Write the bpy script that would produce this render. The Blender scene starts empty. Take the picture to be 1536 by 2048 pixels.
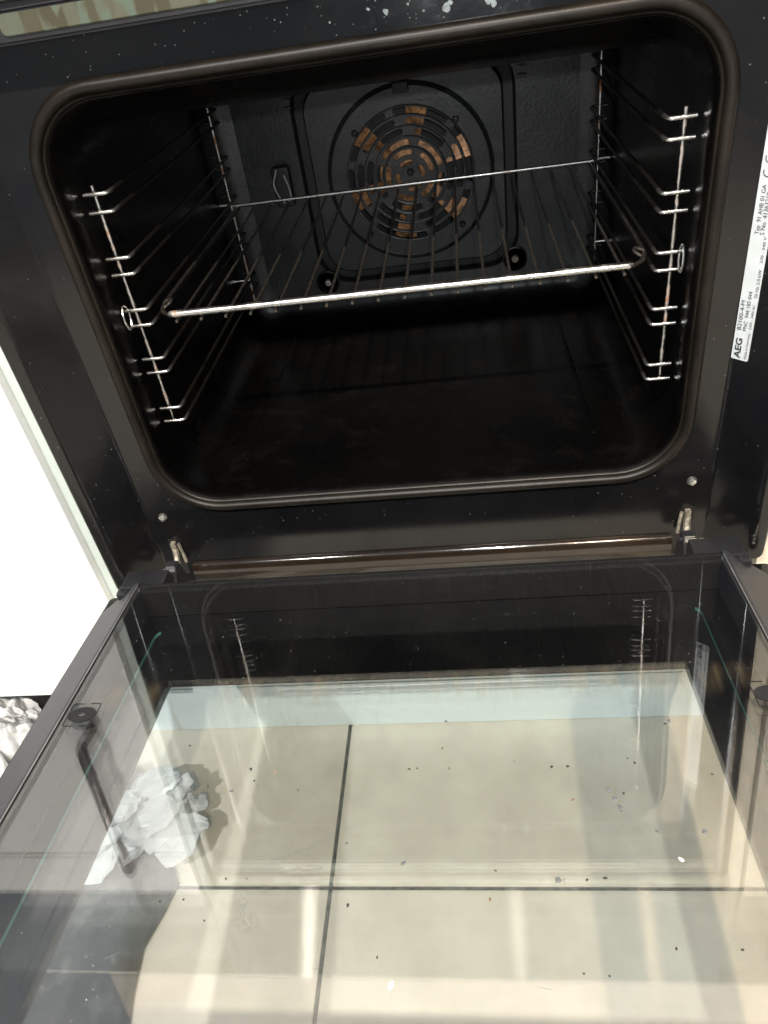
import bpy, bmesh, math, random
from mathutils import Vector, Matrix, noise
random.seed(7)
PI = math.pi
S = bpy.context.scene
COL = S.collection

# ------------------------------------------------------------------ camera
cam_d = bpy.data.cameras.new('camera')
cam = bpy.data.objects.new('camera', cam_d)
COL.objects.link(cam)
R0 = (0.98869873, 0.06662692, -0.134297)
R2 = (-0.13482085, 0.78691361, -0.60215472)
vx = Vector(R0); vf = Vector(R2); vy = vf.cross(vx)          # vy points down in the picture
CAM = Vector((0.0620, -0.5351, 0.4796))
cam.matrix_world = Matrix(((vx.x, -vy.x, -vf.x, CAM.x), (vx.y, -vy.y, -vf.y, CAM.y), (vx.z, -vy.z, -vf.z, CAM.z), (0, 0, 0, 1)))
cam_d.sensor_fit = 'VERTICAL'
cam_d.sensor_height = 36.0
cam_d.lens = 36.0 * 1491.44 / 2048
cam_d.clip_start = 0.01
cam_d.clip_end = 50
S.camera = cam

# ------------------------------------------------------------------ light: a dim room and three ceiling lamps behind the photographer
W = bpy.data.worlds.new('World'); S.world = W
W.use_nodes = True
bg = W.node_tree.nodes['Background']
bg.inputs[0].default_value = (0.88, 0.94, 1.0, 1)
bg.inputs[1].default_value = 0.46

def lamp(name, loc, power, col, r):
    d = bpy.data.lights.new(name, 'POINT'); d.energy = power; d.color = col; d.shadow_soft_size = r
    o = bpy.data.objects.new(name, d); o.location = loc; COL.objects.link(o)
    return o
lamp('ceiling_lamp', (-0.75, -1.75, 2.15), 245, (1.0, 0.98, 0.94), 0.024)
lamp('ceiling_lamp', (0.08, -1.75, 2.15), 245, (1.0, 0.985, 0.95), 0.024)
lamp('ceiling_lamp', (0.57, -1.75, 2.15), 235, (1.0, 0.78, 0.56), 0.024)

# the phone's own light beside its lens
lamp('phone_light', CAM + Vector((0.022, -0.012, 0.030)), 8.0, (0.95, 0.98, 1.0), 0.006)

S.view_settings.view_transform = 'Standard'
S.view_settings.look = 'None'
S.view_settings.exposure = 0.0
S.view_settings.gamma = 1.0
S.cycles.max_bounces = 14
S.cycles.transparent_max_bounces = 24
S.cycles.glossy_bounces = 8
S.cycles.use_denoising = True
S.cycles.blur_glossy = 0.0
S.cycles.caustics_reflective = False
S.cycles.caustics_refractive = False

# ------------------------------------------------------------------ materials
def mat(name):
    m = bpy.data.materials.new(name); m.use_nodes = True
    nt = m.node_tree
    b = nt.nodes['Principled BSDF']
    return m, nt, b
def N(nt, kind, **kw):
    n = nt.nodes.new(kind)
    for k, v in kw.items():
        if k.startswith('i_'):
            n.inputs[k[2:].replace('_', ' ')].default_value = v
        else:
            setattr(n, k, v)
    return n
def ramp(nt, src, p0, p1, c0, c1):
    r = nt.nodes.new('ShaderNodeValToRGB')
    r.color_ramp.elements[0].position = p0; r.color_ramp.elements[1].position = p1
    r.color_ramp.elements[0].color = (*c0, 1) if len(c0) == 3 else c0
    r.color_ramp.elements[1].color = (*c1, 1) if len(c1) == 3 else c1
    nt.links.new(src, r.inputs[0])
    return r
def ocoord(nt):
    return N(nt, 'ShaderNodeTexCoord').outputs['Object']
def noise_n(nt, co, scale, detail=4.0, rough=0.55):
    n = N(nt, 'ShaderNodeTexNoise'); n.inputs['Scale'].default_value = scale
    n.inputs['Detail'].default_value = detail; n.inputs['Roughness'].default_value = rough
    nt.links.new(co, n.inputs['Vector']); return n
def bump(nt, b, src, strength, dist=0.001):
    bu = N(nt, 'ShaderNodeBump'); bu.inputs['Strength'].default_value = strength; bu.inputs['Distance'].default_value = dist
    nt.links.new(src, bu.inputs['Height']); nt.links.new(bu.outputs[0], b.inputs['Normal']); return bu
def plain(name, col, rough=0.4, metal=0.0, var=0.25, nscale=40, spec=0.5, bmp=0.0):
    m, nt, b = mat(name)
    co = ocoord(nt); n = noise_n(nt, co, nscale)
    r = ramp(nt, n.outputs['Fac'], 0.3, 0.7, tuple(c * (1 - var) for c in col), tuple(min(1, c * (1 + var)) for c in col))
    nt.links.new(r.outputs[0], b.inputs['Base Color'])
    b.inputs['Roughness'].default_value = rough; b.inputs['Metallic'].default_value = metal
    b.inputs['Specular IOR Level'].default_value = spec
    if bmp: bump(nt, b, n.outputs['Fac'], bmp)
    return m
def enamel(name, col, rough, specks=0.35, tint=None, speck_scale=330.0, bmp=0.06, spec=0.5, grime=0.0):
    """black oven enamel: fine pale flecks, cloudy grease film"""
    m, nt, b = mat(name); co = ocoord(nt)
    v = N(nt, 'ShaderNodeTexVoronoi'); v.inputs['Scale'].default_value = speck_scale
    nt.links.new(co, v.inputs['Vector'])
    dot = ramp(nt, v.outputs['Distance'], 0.09, 0.15, (1, 1, 1), (0, 0, 0))
    wn = N(nt, 'ShaderNodeTexWhiteNoise'); nt.links.new(v.outputs['Position'], wn.inputs[0])
    gate = ramp(nt, wn.outputs['Value'], 0.84, 0.99, (0, 0, 0), (1, 1, 1))
    mul = N(nt, 'ShaderNodeMath', operation='MULTIPLY'); nt.links.new(dot.outputs[0], mul.inputs[0]); nt.links.new(gate.outputs[0], mul.inputs[1])
    mul2 = N(nt, 'ShaderNodeMath', operation='MULTIPLY'); nt.links.new(mul.outputs[0], mul2.inputs[0]); mul2.inputs[1].default_value = specks
    film = noise_n(nt, co, 9.0, 6.0, 0.6)
    base = ramp(nt, film.outputs['Fac'], 0.35, 0.75, col, tint or tuple(c * 1.7 for c in col))
    mx = N(nt, 'ShaderNodeMixRGB'); nt.links.new(mul2.outputs[0], mx.inputs[0]); nt.links.new(base.outputs[0], mx.inputs[1])
    mx.inputs[2].default_value = (0.42, 0.40, 0.36, 1)
    nt.links.new(mx.outputs[0], b.inputs['Base Color'])
    rr = ramp(nt, film.outputs['Fac'], 0.3, 0.8, (rough * 0.8,) * 3, (rough * 1.6,) * 3)
    nt.links.new(rr.outputs[0], b.inputs['Roughness'])
    if grime:
        g = noise_n(nt, co, 24.0, 9.0, 0.68); gm = ramp(nt, g.outputs['Fac'], 0.54, 0.66, (0, 0, 0), (grime,) * 3)
        mg = N(nt, 'ShaderNodeMixRGB'); nt.links.new(gm.outputs[0], mg.inputs[0]); nt.links.new(mx.outputs[0], mg.inputs[1]); mg.inputs[2].default_value = (0.0065, 0.0045, 0.0032, 1)
        nt.links.new(mg.outputs[0], b.inputs['Base Color'])
        mr = N(nt, 'ShaderNodeMixRGB'); nt.links.new(gm.outputs[0], mr.inputs[0]); nt.links.new(rr.outputs[0], mr.inputs[1]); mr.inputs[2].default_value = (0.6, 0.6, 0.6, 1)
        nt.links.new(mr.outputs[0], b.inputs['Roughness'])
    b.inputs['Specular IOR Level'].default_value = spec
    fine = noise_n(nt, co, 260.0, 2.0)
    bump(nt, b, fine.outputs['Fac'], bmp, 0.0006)
    return m
M = {}
M['face'] = enamel('oven_face_enamel', (0.0030, 0.0032, 0.0040), 0.15, 0.28, (0.0068, 0.0066, 0.0064), 240.0, 0.05, 0.34, 0.18)
M['cavity'] = enamel('cavity_enamel', (0.0010, 0.0010, 0.0010), 0.27, 0.12, (0.0020, 0.0016, 0.0013), 420, 0.06, 0.30, 0.3)
M['backwall'] = enamel('back_panel_enamel', (0.015, 0.016, 0.0172), 0.27, 0.30, (0.026, 0.026, 0.0255), 200, 0.55, 0.5, 0.25)
M['groove'] = plain('groove_black', (0.003, 0.003, 0.003), 0.6)
M['rail'] = enamel('rail_enamel', (0.008, 0.0058, 0.0042), 0.10, 0.3, (0.020, 0.0135, 0.009))
M['black_plastic'] = plain('black_plastic', (0.012, 0.012, 0.014), 0.35, bmp=0.1)
M['profile'] = plain('door_profile_paint', (0.019, 0.020, 0.026), 0.5, var=0.15)
M['tan_metal'] = plain('hinge_metal', (0.20, 0.18, 0.14), 0.55, 0.4, 0.7, 220)
M['bright_wire'] = plain('bright_clip_wire', (0.6, 0.6, 0.58), 0.35, 0.4, 0.2)
M['screw'] = plain('screw_steel', (0.55, 0.54, 0.50), 0.28, 0.95, 0.5, 240)
M['label'] = plain('label_foil', (0.50, 0.53, 0.54), 0.42, 0.15, 0.06, 60)
M['ink'] = plain('ink', (0.025, 0.025, 0.03), 0.6)
M['trim'] = plain('trim_metal', (0.22, 0.22, 0.22), 0.35, 0.6)
M['white_paint'] = plain('white_cabinet_paint', (0.70, 0.715, 0.71), 0.35, var=0.015, nscale=12)
M['pale_panel'] = plain('pale_carcass_board', (0.40, 0.455, 0.43), 0.5, var=0.03)
M['cream_panel'] = plain('cream_carcass_board', (0.50, 0.46, 0.37), 0.5, var=0.06)
M['dark_plinth'] = plain('black_plinth_board', (0.012, 0.012, 0.012), 0.5)
M['foam'] = plain('white_tub_plastic', (0.62, 0.62, 0.60), 0.4, var=0.02)
M['paper'] = plain('white_wrapping_film', (0.47, 0.50, 0.51), 0.25, var=0.2, nscale=25)
M['dark_metal'] = plain('dark_handle_metal', (0.26, 0.24, 0.24), 0.15, 0.9)
M['haze_paint'] = plain('haze_cupboard_paint', (0.27, 0.245, 0.205), 0.4, var=0.06, nscale=14)
M['crumb'] = plain('burnt_crumb', (0.030, 0.028, 0.026), 0.8, var=0.5, nscale=300)
M['crumb_grey'] = plain('ashy_crumb', (0.10, 0.105, 0.105), 0.85, var=0.4, nscale=300)
M['crumb_brown'] = plain('brown_crumb', (0.16, 0.085, 0.045), 0.8, var=0.4, nscale=300)
M['grain'] = plain('pale_grain', (0.80, 0.78, 0.70), 0.6, var=0.1)
M['orange'] = plain('orange_crumb', (0.65, 0.25, 0.08), 0.7)
M['limescale'] = plain('dried_splash', (0.36, 0.40, 0.40), 0.7, var=0.35, nscale=400)
M['copper'] = plain('rusty_fan_metal', (0.38, 0.185, 0.075), 0.40, 0.3, 0.8, 170)

def seal_mat():
    m, nt, b = mat('seal_rubber'); co = ocoord(nt)
    n = noise_n(nt, co, 30, 6); r = ramp(nt, n.outputs['Fac'], 0.3, 0.7, (0.0035, 0.0026, 0.0019), (0.011, 0.0084, 0.0058))
    nt.links.new(r.outputs[0], b.inputs['Base Color']); b.inputs['Roughness'].default_value = 0.42; b.inputs['Specular IOR Level'].default_value = 0.22
    f = noise_n(nt, co, 400, 2); bump(nt, b, f.outputs['Fac'], 0.2, 0.0005)
    return m
M['seal'] = seal_mat()

def wire_mat(name, rust_amt):
    m, nt, b = mat(name); co = ocoord(nt)
    n = noise_n(nt, co, 60, 5, 0.6)
    r = ramp(nt, n.outputs['Fac'], 0.62 - rust_amt, 0.74 - rust_amt, (0.62, 0.61, 0.58), (0.26, 0.115, 0.05))
    nt.links.new(r.outputs[0], b.inputs['Base Color'])
    r2 = ramp(nt, n.outputs['Fac'], 0.62 - rust_amt, 0.74 - rust_amt, (1, 1, 1), (0.15,) * 3)
    nt.links.new(r2.outputs[0], b.inputs['Metallic'])
    r3 = ramp(nt, n.outputs['Fac'], 0.3, 0.8, (0.2,) * 3, (0.5,) * 3)
    nt.links.new(r3.outputs[0], b.inputs['Roughness'])
    f = noise_n(nt, co, 500, 2); bump(nt, b, f.outputs['Fac'], 0.25, 0.0004)
    return m
M['wire'] = wire_mat('chromed_wire', 0.02)
M['wire_rust'] = wire_mat('grimy_wire', 0.11)
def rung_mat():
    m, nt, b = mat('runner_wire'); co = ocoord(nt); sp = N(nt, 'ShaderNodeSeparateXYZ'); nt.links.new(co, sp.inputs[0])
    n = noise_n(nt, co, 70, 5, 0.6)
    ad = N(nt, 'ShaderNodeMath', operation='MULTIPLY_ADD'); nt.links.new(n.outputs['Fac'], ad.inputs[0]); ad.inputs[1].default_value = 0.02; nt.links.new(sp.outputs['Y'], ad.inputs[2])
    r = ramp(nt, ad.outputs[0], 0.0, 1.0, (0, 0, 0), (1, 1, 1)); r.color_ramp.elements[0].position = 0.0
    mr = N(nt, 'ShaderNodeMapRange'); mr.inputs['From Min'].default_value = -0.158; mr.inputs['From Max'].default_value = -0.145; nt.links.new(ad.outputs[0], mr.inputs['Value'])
    c = ramp(nt, mr.outputs[0], 0.0, 1.0, (0.56, 0.55, 0.52), (0.055, 0.048, 0.040)); nt.links.new(c.outputs[0], b.inputs['Base Color'])  # lamp light on the front bends is put into the colour; deeper wire burnt
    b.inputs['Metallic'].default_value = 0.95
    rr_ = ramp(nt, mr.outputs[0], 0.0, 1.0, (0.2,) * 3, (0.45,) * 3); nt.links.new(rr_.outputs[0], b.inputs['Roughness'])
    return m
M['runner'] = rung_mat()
M['wire_dull'] = plain('burnt_wire', (0.12, 0.105, 0.09), 0.4, 0.9, 0.5, 200)

def steel_mat():
    m, nt, b = mat('brushed_steel'); co = ocoord(nt)
    mp = N(nt, 'ShaderNodeMapping'); mp.inputs['Scale'].default_value = (2, 2, 320); nt.links.new(co, mp.inputs[0])
    n = noise_n(nt, mp.outputs[0], 1.0, 3)
    r = ramp(nt, n.outputs['Fac'], 0.2, 0.8, (0.62, 0.58, 0.50), (0.82, 0.77, 0.68))
    g = N(nt, 'ShaderNodeBsdfAnisotropic', distribution='BECKMANN'); g.inputs['Roughness'].default_value = 0.1225
    g.inputs['Anisotropy'].default_value = 0.80; g.inputs['Rotation'].default_value = 0.0
    tg = N(nt, 'ShaderNodeTangent', direction_type='RADIAL', axis='Z'); nt.links.new(tg.outputs[0], g.inputs['Tangent'])
    nt.links.new(r.outputs[0], g.inputs['Color'])
    nt.links.new(g.outputs[0], nt.nodes['Material Output'].inputs['Surface'])
    return m
M['steel'] = steel_mat()
def patchy_steel():
    m, nt, b = mat('reflection_steel_strip'); co = ocoord(nt)
    mp = N(nt, 'ShaderNodeMapping'); mp.inputs['Scale'].default_value = (120, 10, 40); nt.links.new(co, mp.inputs[0])
    v = N(nt, 'ShaderNodeTexVoronoi', feature='SMOOTH_F1'); v.inputs['Scale'].default_value = 1.0; v.inputs['Smoothness'].default_value = 0.45
    ns = noise_n(nt, mp.outputs[0], 1.3, 3); ad = N(nt, 'ShaderNodeMixRGB', blend_type='ADD'); ad.inputs[0].default_value = 0.9
    nt.links.new(mp.outputs[0], ad.inputs[1]); nt.links.new(ns.outputs['Color'], ad.inputs[2]); nt.links.new(ad.outputs[0], v.inputs['Vector'])
    sep = N(nt, 'ShaderNodeSeparateColor'); nt.links.new(v.outputs['Color'], sep.inputs[0])
    r = ramp(nt, sep.outputs[0], 0.25, 0.75, (0.058, 0.054, 0.034), (0.088, 0.112, 0.086))  # reflection of the kitchen in the metal, painted as green-beige patches
    e = r.color_ramp.elements.new(0.5); e.color = (0.088, 0.088, 0.062, 1)
    nt.links.new(r.outputs[0], b.inputs['Base Color']); b.inputs['Metallic'].default_value = 0.35; b.inputs['Roughness'].default_value = 0.3
    return m
M['patchy'] = patchy_steel()

def glass_mat(name, tint, dirt, f0=0.045, smear=True):
    """clear pane: see-through plus mirror by the angle of view, with a thin film of dirt"""
    m = bpy.data.materials.new(name); m.use_nodes = True; nt = m.node_tree; nt.nodes.clear()
    out = N(nt, 'ShaderNodeOutputMaterial')
    geo = N(nt, 'ShaderNodeNewGeometry')
    dp = N(nt, 'ShaderNodeVectorMath', operation='DOT_PRODUCT'); nt.links.new(geo.outputs['Normal'], dp.inputs[0]); nt.links.new(geo.outputs['Incoming'], dp.inputs[1])
    ab = N(nt, 'ShaderNodeMath', operation='ABSOLUTE'); nt.links.new(dp.outputs['Value'], ab.inputs[0])
    om = N(nt, 'ShaderNodeMath', operation='SUBTRACT'); om.inputs[0].default_value = 1.0; nt.links.new(ab.outputs[0], om.inputs[1])
    pw = N(nt, 'ShaderNodeMath', operation='POWER'); nt.links.new(om.outputs[0], pw.inputs[0]); pw.inputs[1].default_value = 5.0
    ma = N(nt, 'ShaderNodeMath', operation='MULTIPLY_ADD'); nt.links.new(pw.outputs[0], ma.inputs[0]); ma.inputs[1].default_value = 1 - f0; ma.inputs[2].default_value = f0
    tr = N(nt, 'ShaderNodeBsdfTransparent'); tr.inputs[0].default_value = (*tint, 1)
    gl = N(nt, 'ShaderNodeBsdfGlossy'); gl.inputs['Roughness'].default_value = 0.012
    mix = N(nt, 'ShaderNodeMixShader'); nt.links.new(ma.outputs[0], mix.inputs[0]); nt.links.new(tr.outputs[0], mix.inputs[1]); nt.links.new(gl.outputs[0], mix.inputs[2])
    last = mix.outputs[0]
    if dirt > 0:
        co = ocoord(nt); n1 = noise_n(nt, co, 7, 8, 0.62)
        mp = N(nt, 'ShaderNodeMapping'); mp.inputs['Scale'].default_value = (90, 3, 3); mp.inputs['Rotation'].default_value = (0, 0, 0.9); nt.links.new(co, mp.inputs[0])
        n2 = noise_n(nt, mp.outputs[0], 1.0, 4)
        n3 = noise_n(nt, co, 900, 2)
        s1 = ramp(nt, n1.outputs['Fac'], 0.42, 0.75, (0.10,) * 3, (1,) * 3)
        s2 = ramp(nt, n2.outputs['Fac'], 0.60, 0.80, (0.5,) * 3, (1,) * 3)
        s3 = ramp(nt, n3.outputs['Fac'], 0.70, 0.78, (0.7,) * 3, (2.6,) * 3)
        a = N(nt, 'ShaderNodeMath', operation='MULTIPLY'); nt.links.new(s1.outputs[0], a.inputs[0]); nt.links.new(s2.outputs[0], a.inputs[1])
        c = N(nt, 'ShaderNodeMath', operation='MULTIPLY'); nt.links.new(a.outputs[0], c.inputs[0]); nt.links.new(s3.outputs[0], c.inputs[1])
        d = N(nt, 'ShaderNodeMath', operation='MULTIPLY'); d.inputs[1].default_value = dirt
        sy = N(nt, 'ShaderNodeSeparateXYZ'); nt.links.new(co, sy.inputs[0])
        ay = N(nt, 'ShaderNodeMath', operation='ABSOLUTE'); nt.links.new(sy.outputs['Y'], ay.inputs[0])
        my = N(nt, 'ShaderNodeMapRange'); my.inputs['From Min'].default_value = 0.20; my.inputs['From Max'].default_value = 0.40; my.inputs['To Min'].default_value = 0.7; my.inputs['To Max'].default_value = 4.0
        nt.links.new(ay.outputs[0], my.inputs['Value'])                 # film thicker towards the handle end
        cy = N(nt, 'ShaderNodeMath', operation='MULTIPLY'); nt.links.new(c.outputs[0], cy.inputs[0]); nt.links.new(my.outputs[0], cy.inputs[1]); nt.links.new(cy.outputs[0], d.inputs[0])
        df = N(nt, 'ShaderNodeBsdfDiffuse'); df.inputs[0].default_value = (0.55, 0.53, 0.48, 1)
        mx = N(nt, 'ShaderNodeMixShader'); nt.links.new(d.outputs[0], mx.inputs[0]); nt.links.new(last, mx.inputs[1]); nt.links.new(df.outputs[0], mx.inputs[2])
        last = mx.outputs[0]
        if smear:
            sp = N(nt, 'ShaderNodeSeparateXYZ'); nt.links.new(co, sp.inputs[0])
            av = N(nt, 'ShaderNodeMath', operation='ABSOLUTE'); nt.links.new(sp.outputs['Y'], av.inputs[0])
            m1 = N(nt, 'ShaderNodeMapRange', interpolation_type='SMOOTHSTEP'); m1.inputs['From Min'].default_value = 0.188; m1.inputs['From Max'].default_value = 0.196; nt.links.new(av.outputs[0], m1.inputs['Value'])
            m2 = N(nt, 'ShaderNodeMapRange', interpolation_type='SMOOTHSTEP'); m2.inputs['From Min'].default_value = 0.222; m2.inputs['From Max'].default_value = 0.200; nt.links.new(av.outputs[0], m2.inputs['Value'])
            mpp = N(nt, 'ShaderNodeMapping'); mpp.inputs['Scale'].default_value = (75, 7, 1); nt.links.new(co, mpp.inputs[0]); nn = noise_n(nt, mpp.outputs[0], 1.0, 5, 0.6)
            rn = ramp(nt, nn.outputs['Fac'], 0.46, 0.75, (0, 0, 0), (0.16,) * 3)
            k1 = N(nt, 'ShaderNodeMath', operation='MULTIPLY'); nt.links.new(m1.outputs[0], k1.inputs[0]); nt.links.new(m2.outputs[0], k1.inputs[1])
            k2 = N(nt, 'ShaderNodeMath', operation='MULTIPLY'); nt.links.new(k1.outputs[0], k2.inputs[0]); nt.links.new(rn.outputs[0], k2.inputs[1])
            bd = N(nt, 'ShaderNodeBsdfDiffuse'); bd.inputs[0].default_value = (0.30, 0.22, 0.12, 1)
            mb = N(nt, 'ShaderNodeMixShader'); nt.links.new(k2.outputs[0], mb.inputs[0]); nt.links.new(last, mb.inputs[1]); nt.links.new(bd.outputs[0], mb.inputs[2])
            last = mb.outputs[0]
    nt.links.new(last, out.inputs['Surface'])
    return m
M['glass_top'] = glass_mat('inner_door_glass', (0.99, 0.99, 0.99), 0.016, 0.11)
M['glass_mid'] = glass_mat('middle_door_glass', (0.975, 0.985, 0.98), 0.005, 0.05, False)
M['glass_out'] = glass_mat('outer_door_glass', (0.975, 0.985, 0.98), 0.005, 0.045, False)
M['glass_edge'] = plain('green_glass_edge', (0.07, 0.19, 0.165), 0.15)

def print_mat():
    m, nt, b = mat('black_glass_print'); co = ocoord(nt); n = noise_n(nt, co, 12, 8, 0.65)
    r = ramp(nt, n.outputs['Fac'], 0.4, 0.75, (0.0035, 0.0038, 0.0045), (0.009, 0.009, 0.009)); nt.links.new(r.outputs[0], b.inputs['Base Color'])
    b.inputs['Roughness'].default_value = 0.07
    return m
M['print'] = print_mat()
M['mark'] = plain('grey_glass_print', (0.02, 0.02, 0.021), 0.7, spec=0.1)

def tile_mat():
    m, nt, b = mat('beige_floor_tile'); co = ocoord(nt); n = noise_n(nt, co, 14, 8, 0.6)
    r = ramp(nt, n.outputs['Fac'], 0.3, 0.75, (0.59, 0.545, 0.465), (0.76, 0.71, 0.615)); nt.links.new(r.outputs[0], b.inputs['Base Color'])
    b.inputs['Roughness'].default_value = 0.3
    f = noise_n(nt, co, 160, 3); bump(nt, b, f.outputs['Fac'], 0.05, 0.0006)
    return m
M['tile'] = tile_mat()
M['grout'] = plain('grey_grout', (0.11, 0.115, 0.105), 0.9, var=0.6, nscale=120, bmp=0.3)
def plinth_mat():
    m, nt, b = mat('stained_white_plinth'); co = ocoord(nt)
    mp = N(nt, 'ShaderNodeMapping'); mp.inputs['Scale'].default_value = (60, 1, 9); nt.links.new(co, mp.inputs[0])
    n = noise_n(nt, mp.outputs[0], 1.0, 5); r = ramp(nt, n.outputs['Fac'], 0.60, 0.85, (0.80, 0.90, 0.93), (0.55, 0.50, 0.40)); nt.links.new(r.outputs[0], b.inputs['Base Color'])
    b.inputs['Roughness'].default_value = 0.3
    return m
M['plinth'] = plinth_mat()
def sack_mat():
    m, nt, b = mat('black_sack_plastic'); co = ocoord(nt); n = noise_n(nt, co, 22, 8, 0.65)
    r = ramp(nt, n.outputs['Fac'], 0.5, 0.78, (0.050, 0.052, 0.053), (0.20, 0.20, 0.19)); nt.links.new(r.outputs[0], b.inputs['Base Color'])
    b.inputs['Roughness'].default_value = 0.42
    return m
M['sack'] = sack_mat()
def film_mat():
    m, nt, b = mat('crumpled_clear_film'); co = ocoord(nt); n = noise_n(nt, co, 40, 6)
    out = nt.nodes['Material Output']
    b.inputs['Base Color'].default_value = (0.72, 0.73, 0.73, 1); b.inputs['Roughness'].default_value = 0.16
    tr = N(nt, 'ShaderNodeBsdfTransparent'); mx = N(nt, 'ShaderNodeMixShader')
    r = ramp(nt, n.outputs['Fac'], 0.35, 0.75, (0.20,) * 3, (0.65,) * 3)
    nt.links.new(r.outputs[0], mx.inputs[0]); nt.links.new(b.outputs[0], mx.inputs[1]); nt.links.new(tr.outputs[0], mx.inputs[2])
    nt.links.new(mx.outputs[0], out.inputs['Surface'])
    return m
M['film'] = film_mat()

# ------------------------------------------------------------------ builders
BEV = [False]
def link(name, bm, m, parent=None, smooth=True, angle=35):
    me = bpy.data.meshes.new(name); bm.normal_update(); bm.to_mesh(me); bm.free()
    for mm in (m if isinstance(m, (list, tuple)) else [m]): me.materials.append(mm)
    if smooth:
        for p in me.polygons: p.use_smooth = True
        try: me.set_sharp_from_angle(angle=math.radians(angle))
        except Exception: pass
    o = bpy.data.objects.new(name, me); COL.objects.link(o)
    if parent: o.parent = parent
    if BEV[0] and smooth:
        w = o.modifiers.new('weighted_normal', 'WEIGHTED_NORMAL'); w.keep_sharp = True; w.weight = 100
    BEV[0] = False
    return o
def share(o, name=None, loc=None, parent=None, data=None):
    c = o.copy(); COL.objects.link(c)
    if loc is not None: c.location = loc
    if parent: c.parent = parent
    return c
def thing(name, label, cat, loc=(0, 0, 0), group=None):
    o = bpy.data.objects.new(name, None); COL.objects.link(o); o.location = loc; o.empty_display_size = 0.02
    o['label'] = label; o['category'] = cat
    if group: o['group'] = group
    return o
def tag(o, label, cat, group=None):
    o['label'] = label; o['category'] = cat
    if group: o['group'] = group
    return o
def box(bm, x0, x1, y0, y1, z0, z1, bev=0.0, mi=0):
    vs = [bm.verts.new(p) for p in ((x0, y0, z0), (x1, y0, z0), (x1, y1, z0), (x0, y1, z0), (x0, y0, z1), (x1, y0, z1), (x1, y1, z1), (x0, y1, z1))]
    fs = [bm.faces.new([vs[i] for i in f]) for f in ((0, 3, 2, 1), (4, 5, 6, 7), (0, 1, 5, 4), (1, 2, 6, 5), (2, 3, 7, 6), (3, 0, 4, 7))]
    for f in fs: f.material_index = mi
    if bev:
        BEV[0] = True
        es = list({e for f in fs for e in f.edges})
        bmesh.ops.bevel(bm, geom=es, offset=bev, segments=2, affect='EDGES', profile=0.5)
def tube(bm, pts, r, n=8, closed=False, caps=True, radii=None):
    P = [Vector(p) for p in pts]; L = len(P); rings = []
    t0 = (P[1] - P[0]).normalized()
    u = t0.orthogonal().normalized()
    for i in range(L):
        if closed: t = (P[(i + 1) % L] - P[i - 1]).normalized()
        elif i == 0: t = t0
        elif i == L - 1: t = (P[i] - P[i - 1]).normalized()
        else: t = ((P[i] - P[i - 1]).normalized() + (P[i + 1] - P[i]).normalized()).normalized()
        u = (u - t * u.dot(t)).normalized(); w = t.cross(u)
        rr = radii[i] if radii else r
        rings.append([bm.verts.new(P[i] + (u * math.cos(2 * PI * k / n) + w * math.sin(2 * PI * k / n)) * rr) for k in range(n)])
    for i in range(L if closed else L - 1):
        a, b = rings[i], rings[(i + 1) % L]
        for k in range(n): bm.faces.new((a[k], a[(k + 1) % n], b[(k + 1) % n], b[k]))
    if caps and not closed:
        bm.faces.new(rings[0][::-1]); bm.faces.new(rings[-1])
def fillet(pts, r, n=4):
    P = [Vector(p) for p in pts]; out = [P[0]]
    for i in range(1, len(P) - 1):
        a, b, c = P[i - 1], P[i], P[i + 1]
        d1 = (a - b).normalized(); d2 = (c - b).normalized()
        rr = min(r, (a - b).length * 0.48, (c - b).length * 0.48)
        p1 = b + d1 * rr; p2 = b + d2 * rr
        for k in range(n + 1):
            t = k / n; out.append((1 - t) ** 2 * p1 + 2 * t * (1 - t) * b + t * t * p2)
    out.append(P[-1]); return out
def lathe(bm, prof, n=32, c=(0, 0, 0), axis='Z', mi=0):
    """prof: (radius, height) pairs; height runs along the axis"""
    rings = []
    for r, h in prof:
        ring = []
        for k in range(n):
            a = 2 * PI * k / n; x, y = r * math.cos(a), r * math.sin(a)
            p = (x, y, h) if axis == 'Z' else (x, h, y)
            ring.append(bm.verts.new((c[0] + p[0], c[1] + p[1], c[2] + p[2])))
        rings.append(ring)
    for i in range(len(rings) - 1):
        for k in range(n):
            f = bm.faces.new((rings[i][k], rings[i][(k + 1) % n], rings[i + 1][(k + 1) % n], rings[i + 1][k])); f.material_index = mi
    f1 = bm.faces.new(rings[0][::-1]); f2 = bm.faces.new(rings[-1]); f1.material_index = f2.material_index = mi
def rr(hw, zb, zt, r, n=10, xc=0.0):
    """rounded rectangle in the x-z plane, 4*(n+1) points, anticlockwise from lower right"""
    out = []
    for cx, cz, a0 in ((hw - r, zb + r, -90), (hw - r, zt - r, 0), (-hw + r, zt - r, 90), (-hw + r, zb + r, 180)):
        for k in range(n + 1):
            a = math.radians(a0 + 90 * k / n); out.append((xc + cx + r * math.cos(a), cz + r * math.sin(a)))
    return out
def rrs(hw, zb, zt, r, n=8, xc=0.0, m=12):
    """rounded rectangle with points along the straight sides as well"""
    q = rr(hw, zb, zt, r, n, xc); out = []
    for i in range(4):
        out += q[i * (n + 1):(i + 1) * (n + 1)]
        a, b = q[i * (n + 1) + n], q[((i + 1) % 4) * (n + 1)]
        out += [(a[0] + (b[0] - a[0]) * k / (m + 1), a[1] + (b[1] - a[1]) * k / (m + 1)) for k in range(1, m + 1)]
    return out
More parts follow.
